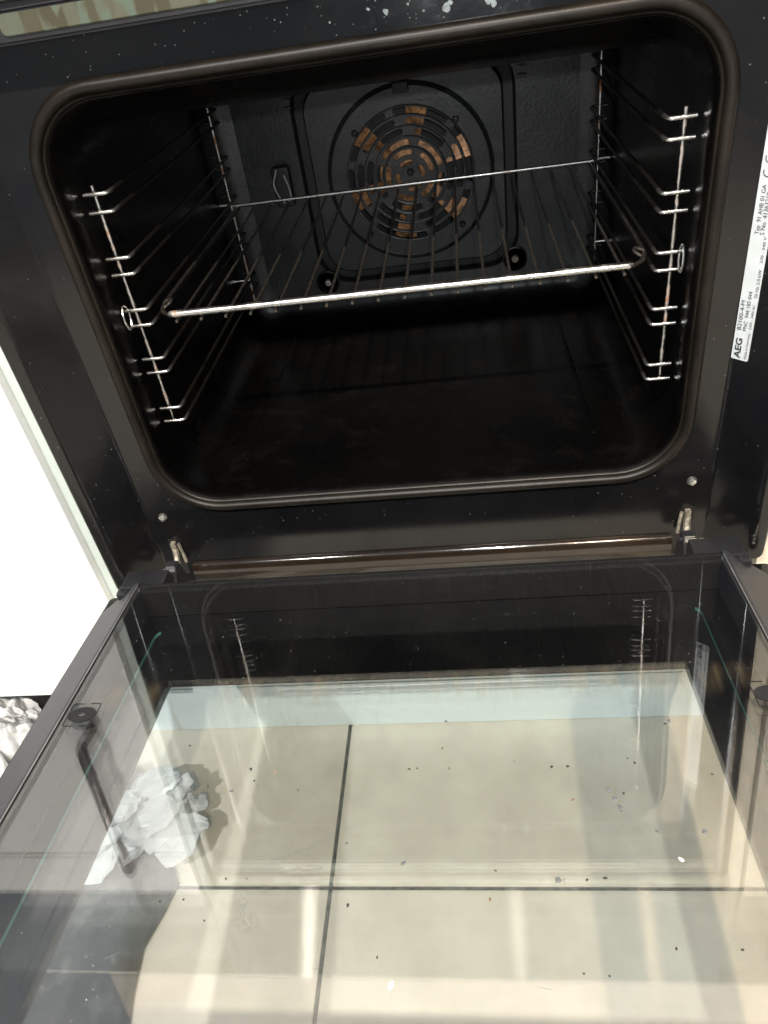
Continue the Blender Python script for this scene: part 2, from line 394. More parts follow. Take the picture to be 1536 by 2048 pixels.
def loft(bm, loops, mi=0, cap_last=False, flip=False):
    """loops: list of lists of 3D points, all closed and of one length"""
    rings = [[bm.verts.new(p) for p in L] for L in loops]; n = len(rings[0])
    for i in range(len(rings) - 1):
        for k in range(n):
            q = (rings[i][k], rings[i][(k + 1) % n], rings[i + 1][(k + 1) % n], rings[i + 1][k])
            f = bm.faces.new(q[::-1] if flip else q); f.material_index = mi
    if cap_last: bm.faces.new(rings[-1] if not flip else rings[-1][::-1])
    return rings
def xz(loop, y): return [(x, y, z) for x, z in loop]

# ------------------------------------------------------------------ floor of single tiles
FZ = -0.283
bm = bmesh.new(); box(bm, -2.2, 2.2, -2.3, 0.6, FZ - 0.05, FZ - 0.0022)
floor = link('floor', bm, M['grout'], smooth=False); floor['kind'] = 'structure'
TS, GAP = 0.46, 0.0042
bm = bmesh.new(); box(bm, -TS / 2 + GAP / 2, TS / 2 - GAP / 2, -TS / 2 + GAP / 2, TS / 2 - GAP / 2, -0.008, 0.0, 0.0008)
t0 = None
for i in range(-4, 4):
    for j in range(-4, 1):
        loc = (-0.1220 + TS * (i + 0.5), -0.1702 + TS * (j + 0.5), FZ + random.uniform(-0.0002, 0.0002))
        if t0 is None:
            t0 = link('tile', bm, M['tile'], floor); t0.location = loc
        else: share(t0, loc=loc)

# ------------------------------------------------------------------ kitchen units round the oven
lc = thing('white_cabinet', 'white kitchen unit beside the oven with a dark bar handle', 'cabinet', (-0.62, 0.2, FZ))
def P_(o, off): return o                                             # parts are built in world coordinates, then moved under their thing
def adopt(o, root):
    o.parent = root; o.location = Vector(o.location) - root.location; return o
bm = bmesh.new(); box(bm, -0.93, -0.3167, -0.022, -0.002, -0.143, 0.456, 0.0015); adopt(link('door', bm, M['white_paint']), lc)
bm = bmesh.new(); box(bm, -0.93, -0.3167, -0.022, -0.002, 0.460, 0.525, 0.0015); adopt(link('drawer_front', bm, M['white_paint']), lc)
bm = bmesh.new(); box(bm, -0.3165, -0.2995, -0.013, 0.55, FZ + 0.14, 0.53, 0.001); adopt(link('side_panel', bm, M['pale_panel']), lc)
bm = bmesh.new(); box(bm, -0.93, -0.4405, 0.03, 0.05, FZ + 0.001, -0.1435); adopt(link('plinth', bm, M['dark_plinth']), lc)
bm = bmesh.new()
tube(bm, fillet([(-0.375, -0.022, 0.262), (-0.375, -0.052, 0.262), (-0.375, -0.052, 0.452), (-0.375, -0.022, 0.452)], 0.008), 0.006, 12)
adopt(link('handle', bm, M['dark_metal']), lc)
rc = thing('cream_cabinet', 'cream kitchen unit seen as a sliver past the right edge of the oven', 'cabinet', (0.62, 0.2, FZ))
bm = bmesh.new(); box(bm, 0.2995, 0.3175, -0.013, 0.55, FZ + 0.14, 0.53, 0.001); adopt(link('side_panel', bm, M['cream_panel']), rc)
bm = bmesh.new(); box(bm, 0.318, 0.93, -0.022, -0.002, -0.143, 0.525, 0.0015); adopt(link('door', bm, M['cream_panel']), rc)
bm = bmesh.new(); box(bm, 0.3, 0.93, 0.03, 0.05, FZ + 0.001, -0.1435); adopt(link('plinth', bm, M['dark_plinth']), rc)
pl = thing('plinth', 'stained white plinth under the oven seen through the door glass', 'plinth', (0, 0.04, FZ))
bm = bmesh.new(); box(bm, -0.44, 0.2985, 0.030, 0.048, FZ + 0.0005, -0.2045, 0.0006); adopt(link('lower_board', bm, M['plinth']), pl)
bm = bmesh.new(); box(bm, -0.44, 0.2985, 0.030, 0.048, -0.2025, -0.1436, 0.0006); adopt(link('upper_board', bm, M['plinth']), pl)
wt = thing('haze_cupboard', 'unseen cream cupboard added above the oven for the haze mirrored in the door glass', 'cupboard', (0, 0.2, 0.668))  # added out of view so its reflection gives the glass a warm haze
bm = bmesh.new(); box(bm, -0.47, 0.95, -0.0360, -0.014, 0.6675, 1.40); adopt(link('door', bm, M['haze_paint']), wt)
bm = bmesh.new(); box(bm, -0.48, 0.96, -0.0135, 0.54, 0.6675, 1.41, 0.001); adopt(link('carcass', bm, M['pale_panel']), wt)
# ------------------------------------------------------------------ the oven
oven = thing('oven', 'black built-in oven with its door folded down and the cavity open', 'oven', (0, 0, 0))
HW, ZB, ZT, CR = 0.2200, 0.1000, 0.4234, 0.046
def opening(off, y):            # the opening's outline grown outwards by off
    return xz(rr(HW + off, ZB - off, ZT + off, max(0.004, CR + off)), y)
# face: the flat sheet with the hole, then slanted side flanges and the front rim
bm = bmesh.new()
loft(bm, [opening(0.0105, 0.004), opening(0.0105, 0.0012), opening(0.0118, 0.0), opening(0.022, 0.0), xz(rr(0.250, 0.000, 0.4600, 0.001), 0.0)], flip=True)
def side_profile(s):
    pts = fillet([(0.250, 0.0, 0), (0.2545, 0.0, 0), (0.284, -0.030, 0), (0.2972, -0.030, 0), (0.2972, 0.03, 0)], 0.0040, 5)
    return [(s * p.x, p.y) for p in pts]
for s in (-1, 1):
    pr = side_profile(s); zs = [0.0158, 0.0162, 0.0172, 0.019, 0.0215, 0.0245, 0.03, 0.1, 0.2, 0.3, 0.4, 0.458, 0.665]
    rows = []
    for z in zs:
        lim = 0.2972
        if z < 0.0238:
            d = 0.008 - (z - 0.0158); lim = 0.2972 - (0.008 - math.sqrt(max(0, 0.008 ** 2 - d * d)))
        rows.append([bm.verts.new((s * min(abs(x), lim), y, z)) for x, y in pr])
    for a, b in zip(rows, rows[1:]):
        for k in range(len(pr) - 1):
            q = (a[k], a[k + 1], b[k + 1], b[k]); bm.faces.new(q if s > 0 else q[::-1])
    bm.faces.new(rows[0] if s < 0 else rows[0][::-1])
face = link('face_frame', bm, M['face'], oven)
bm = bmesh.new(); box(bm, -0.2535, 0.2535, 0.0012, 0.012, -0.03, 0.012)
link('lower_flange', bm, M['black_plastic'], oven)
# seal
bm = bmesh.new()
prof = [(0.0125, 0.0004), (0.0130, -0.0028), (0.0112, -0.0058), (0.0086, -0.0068), (0.0060, -0.0060), (0.0047, -0.0036), (0.0041, -0.0018), (0.0032, -0.0030), (0.0020, -0.0022), (0.0016, 0.002)]
loft(bm, [opening(o, y) for o, y in prof], flip=True)
link('door_seal', bm, M['seal'], oven, angle=60)
# cavity liner: lip, throat, walls, rounded back corners
ZC, ZF, YB = 0.4040, 0.1000, 0.385
bm = bmesh.new()
loops = [opening(0.0030, 0.0035), opening(0.0022, -0.0004), opening(0.0010, -0.0014), opening(0.0, 0.0002), opening(-0.0008, 0.006), xz(rr(0.2205, 0.099, 0.412, 0.04), 0.022), xz(rr(0.222, ZF, ZC, 0.032), 0.045)]
loops += [xz(rr(0.222, ZF, ZC, 0.030), y) for y in (0.12, 0.2, 0.28, 0.345)]
loops.append(xz(rr(0.222, ZF, ZC, 0.030), 0.355))
loft(bm, loops, flip=True)
link('cavity', bm, M['cavity'], oven, angle=50)
# floor ribs: the faint pressed lines in the cavity floor
for s in (-1, 1):
    bm = bmesh.new(); tube(bm, [(s * 0.165, 0.06, 0.0992), (s * 0.160, 0.33, 0.0992)], 0.0022, 8); link('floor_rib', bm, M['cavity'], oven)
# back wall
FC = (0.0018, 0.2634)                                               # centre of the fan cover
bm = bmesh.new()
outer = rr(0.1925, 0.1295, 0.398, 0.003)
loops = [xz(rr(0.222, ZF, ZC, 0.030), 0.355)]
for k in range(1, 8):
    a = PI / 2 * k / 7; o = 0.030 * (1 - math.cos(a)); loops.append(xz(rr(0.222 - o, ZF + o, ZC - o * 0.3, 0.030), 0.355 + 0.030 * math.sin(a)))
loops += [xz(rr(0.1915, 0.1305, 0.3945, 0.010), 0.3853), xz(rr(0.127, 0.14, 0.39, 0.002), 0.3853)]
loft(bm, loops, flip=True)
for f in bm.faces:
    if f.calc_center_median().z < 0.134: f.material_index = 1
link('back_wall', bm, [M['backwall'], M['cavity']], oven)
bm = bmesh.new()
cx = -0.0005
o1 = rrs(0.1328, 0.1295, 0.3955, 0.002, xc=0.002)
l = [xz(o1, 0.3849), xz(o1, 0.3838), xz(rrs(0.1240, 0.1452, 0.381, 0.040, xc=cx), 0.3838), xz(rrs(0.1228, 0.1464, 0.380, 0.039, xc=cx), 0.3850),
     xz(rrs(0.1215, 0.1477, 0.379, 0.038, xc=cx), 0.396), xz(rrs(0.1115, 0.1575, 0.369, 0.031, xc=cx), 0.396), xz(rrs(0.1100, 0.159, 0.3676, 0.030, xc=cx), 0.3845), xz(rrs(0.1085, 0.1605, 0.366, 0.029, xc=cx), 0.3828)]
n = len(o1)
circ = []
for x, z in l[-1] and [(p[0], p[2]) for p in l[-1]]:
    a = math.atan2(z - FC[1], x - FC[0]); circ.append((FC[0] + 0.0945 * math.cos(a), FC[1] + 0.0945 * math.sin(a)))
def circ_r(r, y): return [(FC[0] + (x - FC[0]) * r / 0.0945, y, FC[1] + (z - FC[1]) * r / 0.0945) for x, z in circ]
l += [circ_r(0.0962, 0.3828), circ_r(0.0955, 0.3812), circ_r(0.0944, 0.3806), circ_r(0.0934, 0.3814), circ_r(0.0928, 0.3838), circ_r(0.0910, 0.3846), circ_r(0.0900, 0.386), circ_r(0.0895, 0.425), circ_r(0.01, 0.425)]
rings = loft(bm, l, flip=True)
for f in bm.faces:
    c = f.calc_center_median()
    if 0.386 < c.y < 0.4: f.material_index = 1
    if c.y > 0.40: f.material_index = 1
link('fan_housing', bm, [M['backwall'], M['groove']], oven, angle=40)
# horizontal notches near the top of the housing
for s in (-1, 1):
    for z in (0.3475, 0.3560):
        bm = bmesh.new(); box(bm, 0.002 + s * 0.128 - 0.0048, 0.002 + s * 0.128 + 0.0048, 0.3805, 0.3836, z, z + 0.0024, 0.0006); link('housing_rib', bm, M['backwall'], oven)

# fan cover: a disc with rings of arc-shaped slots
def fan_cover():
    bm = bmesh.new(); RS = 0.0735; n = 240
    rings = [(0.94, 0.125, 6, 5), (0.785, 0.095, 6, 9), (0.64, 0.09, 6, 13), (0.487, 0.085, 5, 8), (0.345, 0.08, 5, 14), (0.20, 0.07, 4, 20)]
    rng = random.Random(3)
    slots = []
    for k, (rc_, w, cnt, gapd) in enumerate(rings):
        for j in range(cnt):
            a0 = 360 / cnt * j + k * 9 - 14; ln = 360 / cnt
            slots.append((rc_ - w / 2, rc_ + w / 2, a0 + gapd * 0.5 + 1.2 / rc_, a0 + ln - gapd * 0.5 - 1.2 / rc_))
    radii = {0.045, 1.0, 1.24}
    for r0, r1, _, _ in slots:
        for q in range(6): radii.add(round(r0 + (r1 - r0) * q / 5, 4))
    radii = sorted(radii)
    def open_(rm, am):
        for r0, r1, a0, a1 in slots:
            if r0 < rm < r1:
                h = (rm - (r0 + r1) / 2) / ((r1 - r0) / 2); cut = (1 - math.sqrt(max(0, 1 - h * h))) * (r1 - r0) / 2 / rm * 180 / PI
                d = (am - (a0 + cut)) % 360
                if d < (a1 - a0 - 2 * cut): return True
        return False
    def prof(r): return 0.0 if r >= 1.0 else -0.0012
    vs = [[bm.verts.new((FC[0] + RS * r * math.sin(2 * PI * k / n), 0.3808 + prof(r), FC[1] + RS * r * math.cos(2 * PI * k / n))) for k in range(n)] for r in radii]
    for i in range(len(radii) - 1):
        rm = (radii[i] + radii[i + 1]) / 2
        for k in range(n):
            if not open_(rm, (k + 0.5) * 360 / n):
                bm.faces.new((vs[i][k], vs[i][(k + 1) % n], vs[i + 1][(k + 1) % n], vs[i + 1][k]))
    bm.faces.new(vs[0])
    for v in [v for v in bm.verts if not v.link_faces]: bm.verts.remove(v)
    bmesh.ops.recalc_face_normals(bm, faces=bm.faces)
    g = bmesh.ops.extrude_face_region(bm, geom=list(bm.faces))
    for v in [e for e in g['geom'] if isinstance(e, bmesh.types.BMVert)]: v.co.y += 0.0016
    bmesh.ops.recalc_face_normals(bm, faces=bm.faces)
    return bm
cover = link('fan_cover', fan_cover(), M['backwall'], oven, angle=30)
bm = bmesh.new()
for r in (0.985, 0.865, 0.712, 0.565, 0.415):                       # raised beads between the slots
    pts = [(FC[0] + 0.0735 * r * math.sin(2 * PI * k / 96), 0.3796, FC[1] + 0.0735 * r * math.cos(2 * PI * k / 96)) for k in range(96)]
    tube(bm, pts, 0.0012, 6, closed=True)
link('bead', bm, M['backwall'], cover)
bm = bmesh.new(); lathe(bm, [(0.0042, 0.0), (0.0042, -0.004), (0.0030, -0.005), (0.0020, -0.005), (0.0018, -0.003)], 6, (0.0024, 0.3795, 0.2675), 'Y'); link('nut', bm, M['groove'], cover)
s0 = None
for x, z in ((-0.0554, 0.3148), (0.0576, 0.3156), (0.0573, 0.2026), (-0.0535, 0.2030)):
    if s0 is None:
        bm = bmesh.new(); lathe(bm, [(0.0035, 0.0), (0.0036, -0.003), (0.0026, -0.005), (0.0010, -0.0052)], 14, (0, 0, 0), 'Y'); s0 = link('screw', bm, M['cavity'], cover); s0.location = (x, 0.381, z)
    else: share(s0, loc=(x, 0.381, z))
bm = bmesh.new(); box(bm, -0.0075, 0.0095, 0.3715, 0.383, 0.349, 0.360, 0.0015); box(bm, -0.0100, 0.0120, 0.3770, 0.3835, 0.3585, 0.3610, 0.0008); link('catch', bm, M['cavity'], oven)
# fan behind it
fan = bpy.data.objects.new('fan', None); COL.objects.link(fan); fan.parent = oven; fan.location = (FC[0], 0.3965, FC[1])
bm = bmesh.new(); lathe(bm, [(0.004, 0.002), (0.036, 0.002), (0.036, 0.0), (0.012, -0.002), (0.010, -0.010), (0.004, -0.011)], 40, (0, 0, 0), 'Y'); link('hub', bm, M['copper'], fan)
b0 = None
for j in range(6):
    if b0 is None:
        bm = bmesh.new()
        a0, a1 = math.radians(1), math.radians(23)
        pts = []
        for r in (0.028, 0.045, 0.060, 0.0745):
            pts.append([((r) * math.sin(a0 + (a1 - a0) * t * (0.9 if r > 0.03 else 1)), -0.001 - 0.005 * t, r * math.cos(a0 + (a1 - a0) * t)) for t in (0, 0.35, 0.7, 1)])
        V = [[bm.verts.new(p) for p in row] for row in pts]
        for i in range(3):
            for k in range(3): bm.faces.new((V[i][k], V[i + 1][k], V[i + 1][k + 1], V[i][k + 1]))
        g = bmesh.ops.extrude_face_region(bm, geom=list(bm.faces))
        for v in [e for e in g['geom'] if isinstance(e, bmesh.types.BMVert)]: v.co.y += 0.0012
        bmesh.ops.recalc_face_normals(bm, faces=bm.faces)
        b0 = link('blade', bm, M['copper'], fan)
    else:
        c = share(b0); c.rotation_euler = (0, math.radians(60 * j), 0)
# screws in round cups at the foot of the housing
for x, z, sm in ((-0.1160, 0.1490, 'screw'), (0.1178, 0.1530, 'tan_metal')):
    bm = bmesh.new(); lathe(bm, [(0.0150, 0.0), (0.0148, -0.0022), (0.0132, -0.0026), (0.0122, -0.001), (0.0110, 0.0)], 32, (x, 0.3838, z), 'Y')
    cup = link('screw_cup', bm, M['cavity'], oven)
    bm = bmesh.new(); lathe(bm, [(0.0046, 0.001), (0.0045, -0.002), (0.0034, -0.0034), (0.0014, -0.0036), (0.0010, -0.002)], 18, (x, 0.3825, z), 'Y'); link('screw', bm, M[sm], cup)
# temperature probe with its clip on the back wall
bm = bmesh.new()
box(bm, -0.1580, -0.1365, 0.372, 0.386, 0.247, 0.292, 0.004)
pb = link('probe_housing', bm, M['groove'], oven)
bm = bmesh.new()
tube(bm, fillet([(-0.1490, 0.366, 0.2905), (-0.1560, 0.366, 0.276), (-0.1530, 0.368, 0.262), (-0.1475, 0.37, 0.253)], 0.006, 5), 0.0008, 6)
tube(bm, fillet([(-0.1420, 0.368, 0.284), (-0.1385, 0.368, 0.270), (-0.1385, 0.37, 0.256)], 0.006, 5), 0.0009, 6)
link('clip', bm, M['bright_wire'], pb)

# sheet-steel casing round the cavity
bm = bmesh.new()
CAS = [[(-0.283, y, -0.005), (0.283, y, -0.005), (0.283, y, 0.47), (-0.283, y, 0.47)] for y in (0.013, 0.46)]
loft(bm, CAS, cap_last=True)
link('outer_casing', bm, M['groove'], oven, smooth=False)
# side racks
LEV = [0.3606, 0.3474, 0.3125, 0.2995, 0.2701, 0.2568, 0.2265, 0.2137, 0.1786, 0.1655]
YF, YR = 0.0314, 0.3626
for s in (-1, 1):
    rk = bpy.data.objects.new('side_rack', None); COL.objects.link(rk); rk.parent = oven; rk.location = (s * 0.21, 0.2, 0.16)
    r0 = None
    for z in LEV:
        if r0 is None:
            bm = bmesh.new()
            pts = fillet([(s * 0.2186, YF, 0), (s * 0.1998, YF, 0), (s * 0.1998, YR, 0), (s * 0.2170, YR, 0)], 0.0045, 5)
            pts = [p - Vector((s * 0.21, 0.2, 0)) for p in pts]
            tube(bm, pts, 0.00155, 8)
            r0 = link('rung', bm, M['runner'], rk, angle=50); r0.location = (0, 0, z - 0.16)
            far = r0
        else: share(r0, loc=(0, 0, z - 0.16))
    for x, y, z0, z1 in ((0.2118, 0.0352, 0.163, 0.3660), (0.2085, 0.3580, 0.145, 0.3690)):
        bm = bmesh.new()
        P = [(s * x - s * 0.21, y - 0.2, z0 - 0.16 + (z1 - z0) * k / 24) for k in range(25)]
        tube(bm, P, 0.0018, 8, radii=[0.0013 + 0.0007 * abs(noise.noise((k * 0.9, s, y))) for k in range(25)])
        link('upright', bm, M['wire_rust'], rk, angle=50)
    for y, z in ((0.026, 0.2665),):
        bm = bmesh.new(); pts = [(s * 0.2165 - s * 0.21, y + 0.006 * math.cos(2 * PI * k / 24) - 0.2, z + 0.010 * math.sin(2 * PI * k / 24) - 0.16) for k in range(24)]
        tube(bm, pts, 0.0009, 6, closed=True)
        link('washer', bm, M['wire'], rk)
    for y, z in ((0.356, 0.262), (0.356, 0.172)):
        bm = bmesh.new(); tube(bm, [(s * 0.2085 - s * 0.21, y - 0.2, z - 0.16), (s * 0.2215 - s * 0.21, y - 0.2, z - 0.16)], 0.0014, 8)
        link('wall_pin', bm, M['wire'], rk)

# hinges, rail, screws on the face
bm = bmesh.new()
pts = [(-0.226 + 0.452 * k / 30, 0.0, 0.0110) for k in range(31)]
tube(bm, pts, 0.0135, 32)
for v in bm.verts: v.co.y *= 0.55
link('bottom_rail', bm, M['rail'], oven)
s1 = None
for x, z in ((-0.2385, 0.0815), (0.2378, 0.0818)):
    if s1 is None:
        bm = bmesh.new(); lathe(bm, [(0.0044, 0.001), (0.0044, -0.0008), (0.0030, -0.0030), (0.0017, -0.0034), (0.0012, -0.0018)], 20, (0, 0, 0), 'Y')
        s1 = link('screw', bm, M['screw'], oven); s1.location = (x, 0, z)
    else: share(s1, loc=(x, 0, z))
for s in (-1, 1):
    hg = bpy.data.objects.new('hinge', None); COL.objects.link(hg); hg.parent = oven; hg.location = (s * 0.238, 0, 0.03)
    def hb(name, fn, m):
        bm = bmesh.new(); fn(bm)
        for v in bm.verts: v.co.x = s * v.co.x - s * 0.238; v.co.z -= 0.03
        bmesh.ops.recalc_face_normals(bm, faces=bm.faces)
        return link(name, bm, m, hg)
    hb('slot', lambda bm: box(bm, 0.2325, 0.2425, -0.0006, 0.003, 0.010, 0.0545, 0.0002), M['groove'])
    hb('hook', lambda bm: (box(bm, 0.2345, 0.2395, -0.0060, -0.0008, 0.0445, 0.0530, 0.0008),
                           tube(bm, [(0.2372, -0.0035, 0.0455), (0.2366, -0.0065, 0.038), (0.2358, -0.0120, 0.0330), (0.2350, -0.022, 0.0310), (0.2346, -0.032, 0.0335)], 0.0030, 6)), M['tan_metal'])
    hb('strap', lambda bm: (tube(bm, [(0.2325, -0.002, 0.050), (0.2312, -0.0035, 0.042), (0.2300, -0.0045, 0.0285)], 0.0016, 6), box(bm, 0.2440, 0.2490, -0.030, -0.018, 0.0235, 0.0330, 0.001)), M['tan_metal'])
    def wedge(bm):
        lo = [(0.2240, -0.060, 0.024), (0.2455, -0.060, 0.024), (0.2455, -0.020, 0.020), (0.2240, -0.020, 0.020)]
        hi = [(0.2265, -0.0340, 0.0480), (0.2370, -0.0340, 0.0480), (0.2375, -0.0240, 0.0480), (0.2270, -0.0240, 0.0480)]
        loft(bm, [lo, hi], cap_last=True); bmesh.ops.bevel(bm, geom=list(bm.edges), offset=0.0010, segments=2, affect='EDGES')
    hb('cover', wedge, M['black_plastic'])
    hb('pivot_plate', lambda bm: (box(bm, 0.2262, 0.2660, -0.0685, -0.046, 0.040, 0.0565, 0.0012), box(bm, 0.2600, 0.2700, -0.073, -0.060, 0.038, 0.0530, 0.002)), M['black_plastic'])

# vent strip and control panel above the opening
bm = bmesh.new(); box(bm, -0.2840, 0.2840, -0.0300, 0.004, 0.4775, 0.4815, 0.0008); box(bm, -0.2840, 0.2840, -0.026, 0.004, 0.4605, 0.4622, 0.0005); link('trim_bar', bm, M['black_plastic'], oven)
bm = bmesh.new()
L0 = rr(0.2025, 0.4648, 0.4762, 0.0035)
loft(bm, [xz(L0, -0.022), xz(L0, -0.0293), xz(rr(0.2018, 0.4655, 0.4755, 0.003), -0.0300)], cap_last=True, flip=True)
link('vent_strip', bm, M['patchy'], oven)
bm = bmesh.new(); box(bm, -0.2840, 0.2840, -0.0285, 0.004, 0.4622, 0.4774, 0.0006); link('vent_surround', bm, M['black_plastic'], oven)
bm = bmesh.new(); box(bm, -0.2975, 0.2975, -0.0345, 0.02, 0.4820, 0.4950, 0.0015); link('lower_band', bm, M['patchy'], oven)
bm = bmesh.new(); box(bm, -0.2975, 0.2975, -0.0360 - 10, 0.02 - 10, 0.4955, 0.6672); link('control_panel', bm, M['steel'], oven).location = (0, 10, 0)   # far origin: the brushing runs level
# dried splashes on the face above the seal
bm = bmesh.new()
rng = random.Random(11)
def blob(bm, c, r, axis='Y', k=9, th=0.0006, rng=rng, squash=1.0, ph=0.0):
    ring = []; ctr = Vector(c)
    for j in range(k):
        a = 2 * PI * j / k + ph; q = r * rng.uniform(0.6, 1.1)
        d = Vector((math.cos(a) * q, 0, math.sin(a) * q * squash)) if axis == 'Y' else Vector((math.cos(a) * q, math.sin(a) * q * squash, 0))
        ring.append(bm.verts.new(ctr + d))
    top = bm.verts.new(ctr + (Vector((0, -th, 0)) if axis == 'Y' else Vector((0, 0, th))))
    for j in range(k): bm.faces.new((ring[j], ring[(j + 1) % k], top))
for x, z, r in ((0.0585, 0.4435, 0.0040), (0.0610, 0.4462, 0.0022), (0.0835, 0.4440, 0.0042), (0.0865, 0.4420, 0.0030), (0.0840, 0.4478, 0.0030), (0.0225, 0.4462, 0.0026), (0.012, 0.449, 0.0016), (-0.012, 0.4455, 0.0012), (0.036, 0.4485, 0.0013), (0.045, 0.4440, 0.0011), (0.0990, 0.4465, 0.0010)):
    blob(bm, (x, -0.0002, z), r * 0.72)
for k in range(70):
    blob(bm, (rng.uniform(-0.20, 0.22), -0.0002, rng.uniform(0.438, 0.458)), rng.uniform(0.00016, 0.0005), k=6, th=0.0003)
sp = link('splash', bm, M['limescale'], oven); sp['kind'] = 'stuff'

# rating label with its lettering, on the slanted right flange
def lab(t, z, h=0.0):            # t across the flange from the fold, z up, h off the surface
    q = math.sqrt(0.5); ux, uy = 0.2958 / 0.4209, -0.3 / 0.4209
    ux, uy = 0.0295 / 0.0421, -0.030 / 0.0421
    return Vector((0.2545 + ux * t + uy * h, uy * t - ux * h, z))
LT = -0.0012
bm = bmesh.new()
lp = []
for cx_, cz_, a0 in ((0.0114, 0.1972, -90), (0.0114, 0.3730, 0), (0.0012, 0.3730, 90), (0.0012, 0.1972, 180)):
    for k in range(5):
        a = math.radians(a0 + 90 * k / 4); lp.append((cx_ + 0.0016 * math.cos(a) + LT + 0.0008, cz_ + 0.0016 * math.sin(a)))
A_ = [bm.verts.new(lab(t, z, 0.0002)) for t, z in lp]; B_ = [bm.verts.new(lab(t, z, 0.0007)) for t, z in lp]
for k in range(len(lp)): bm.faces.new((A_[k], A_[(k + 1) % len(lp)], B_[(k + 1) % len(lp)], B_[k]))
bm.faces.new(B_)
bmesh.ops.recalc_face_normals(bm, faces=bm.faces)
label = link('rating_label', bm, M['label'], oven, smooth=False)
label['label'] = 'pale foil rating label with black print'
def lettering(text, z0, z1, tb, cap, bold=0.0, serif=False):
    cu = bpy.data.curves.new('lettering', 'FONT'); cu.body = text; cu.size = 1.0; cu.offset = bold; cu.resolution_u = 3
    ob = bpy.data.objects.new('lettering', cu); COL.objects.link(ob)
    dg = bpy.context.evaluated_depsgraph_get(); me = bpy.data.meshes.new_from_object(ob.evaluated_get(dg))
    bpy.data.objects.remove(ob); bpy.data.curves.remove(cu)
    xs = [v.co.x for v in me.vertices]; ys = [v.co.y for v in me.vertices]
    x0, x1 = min(xs), max(xs); y1 = max(ys)
    if text == 'Made in Germany' or text.startswith('Typ'): y1 = 0.73
    for v in me.vertices:
        v.co = lab(tb - v.co.y / y1 * cap, z0 + (v.co.x - x0) / (x1 - x0) * (z1 - z0), 0.0010)
    me.materials.append(M['ink'])
    o = bpy.data.objects.new('lettering', me); COL.objects.link(o); o.parent = label
    return o
lettering('AEG', 0.1968, 0.2128, 0.0062, 0.0048, 0.03)
lettering('B2100-4-M', 0.2192, 0.2415, 0.0038, 0.0030)
lettering('PNC  944 185 044', 0.2192, 0.2490, 0.0079, 0.0028)
lettering('Made in Germany', 0.1975, 0.2180, 0.0112, 0.0019)
lettering('230V - 240V AC', 0.2210, 0.2400, 0.0114, 0.0019)
lettering('50 Hz 3.0 kW', 0.2450, 0.2655, 0.0118, 0.0024)
lettering('Typ  91 AHB 01 GA', 0.2890, 0.3210, 0.0052, 0.0030)
lettering('S No  41363210', 0.2890, 0.3165, 0.0090, 0.0030)
lettering('230 - 240 V', 0.2700, 0.2880, 0.0112, 0.0020)
def ce_mark():
    bm = bmesh.new()
    def arc(cz, r, a0, a1, w=0.00035):
        pts = [lab(0.0048 - r * math.sin(math.radians(a0 + (a1 - a0) * k / 14)), cz + r * math.cos(math.radians(a0 + (a1 - a0) * k / 14)), 0.0010) for k in range(15)]
        tube(bm, pts, w, 4)
    arc(0.3290, 0.0030, 70, 290); arc(0.3375, 0.0030, 70, 290)
    tube(bm, [lab(0.0048, 0.3345, 0.0010), lab(0.0048, 0.3370, 0.0010)], 0.00035, 4)
    arc(0.3470, 0.0026, 0, 360, 0.0002)
    o = link('lettering', bm, M['ink'], label); return o
ce_mark()

# ------------------------------------------------------------------ the door, folded down and tilted a little up
TZ = 0.052; TS_ = 0.1; TN = math.hypot(1, TS_)
tv = Vector((0, -1, TS_)) / TN; tn = Vector((0, TS_, 1)) / TN; t_o = Vector((0, 0, TZ))
DM = Matrix(((1, 0, 0, 0), (0, tv.y, tn.y, 0), (0, tv.z, tn.z, TZ), (0, 0, 0, 1)))   # (x, v, w): v away from the oven, w off the glass
door = bpy.data.objects.new('door', None); COL.objects.link(door); door.parent = oven; door.matrix_local = DM
def dpart(name, bm, m, smooth=True, parent=door):
    bmesh.ops.recalc_face_normals(bm, faces=bm.faces)      # (x, v, w) is left-handed
    return link(name, bm, m, parent, smooth)
DM_det = DM.to_3x3().determinant()
if DM_det < 0:                                               # keep a proper rotation: use v -> -v in local space
    DM = Matrix(((1, 0, 0, 0), (0, -tv.y, tn.y, 0), (0, -tv.z, tn.z, TZ), (0, 0, 0, 1))); door.matrix_local = DM
VS = -1.0 if DM_det < 0 else 1.0
def D(x, v, w): return (x, VS * v, w)
def dbox(bm, x0, x1, v0, v1, w0, w1, bev=0.0, mi=0):
    a, b = sorted((VS * v0, VS * v1)); box(bm, x0, x1, a, b, w0, w1, bev, mi)
def pane(name, hw, v0, v1, w0, w1, r, m, edge):
    bm = bmesh.new()
    lp = [(x, z) for x, z in rr(hw, v0, v1, r, 6)]
    A = [bm.verts.new(D(x, v, w1)) for x, v in lp]; B = [bm.verts.new(D(x, v, w0)) for x, v in lp]
    bm.faces.new(A); bm.faces.new(B[::-1])
    for k in range(len(lp)):
        f = bm.faces.new((A[k], A[(k + 1) % len(lp)], B[(k + 1) % len(lp)], B[k])); a = lp[k]; b = lp[(k + 1) % len(lp)]; f.material_index = 1 if abs(a[1] - b[1]) > abs(a[0] - b[0]) else 2
    return dpart(name, bm, [m, edge, m], False)
pane('inner_glass', 0.2462, 0.0715, 0.518, -0.004, 0.0, 0.003, M['glass_top'], M['trim'])
pane('middle_glass', 0.2190, 0.1105, 0.3850, -0.0188, -0.0160, 0.012, M['glass_mid'], M['glass_edge'])
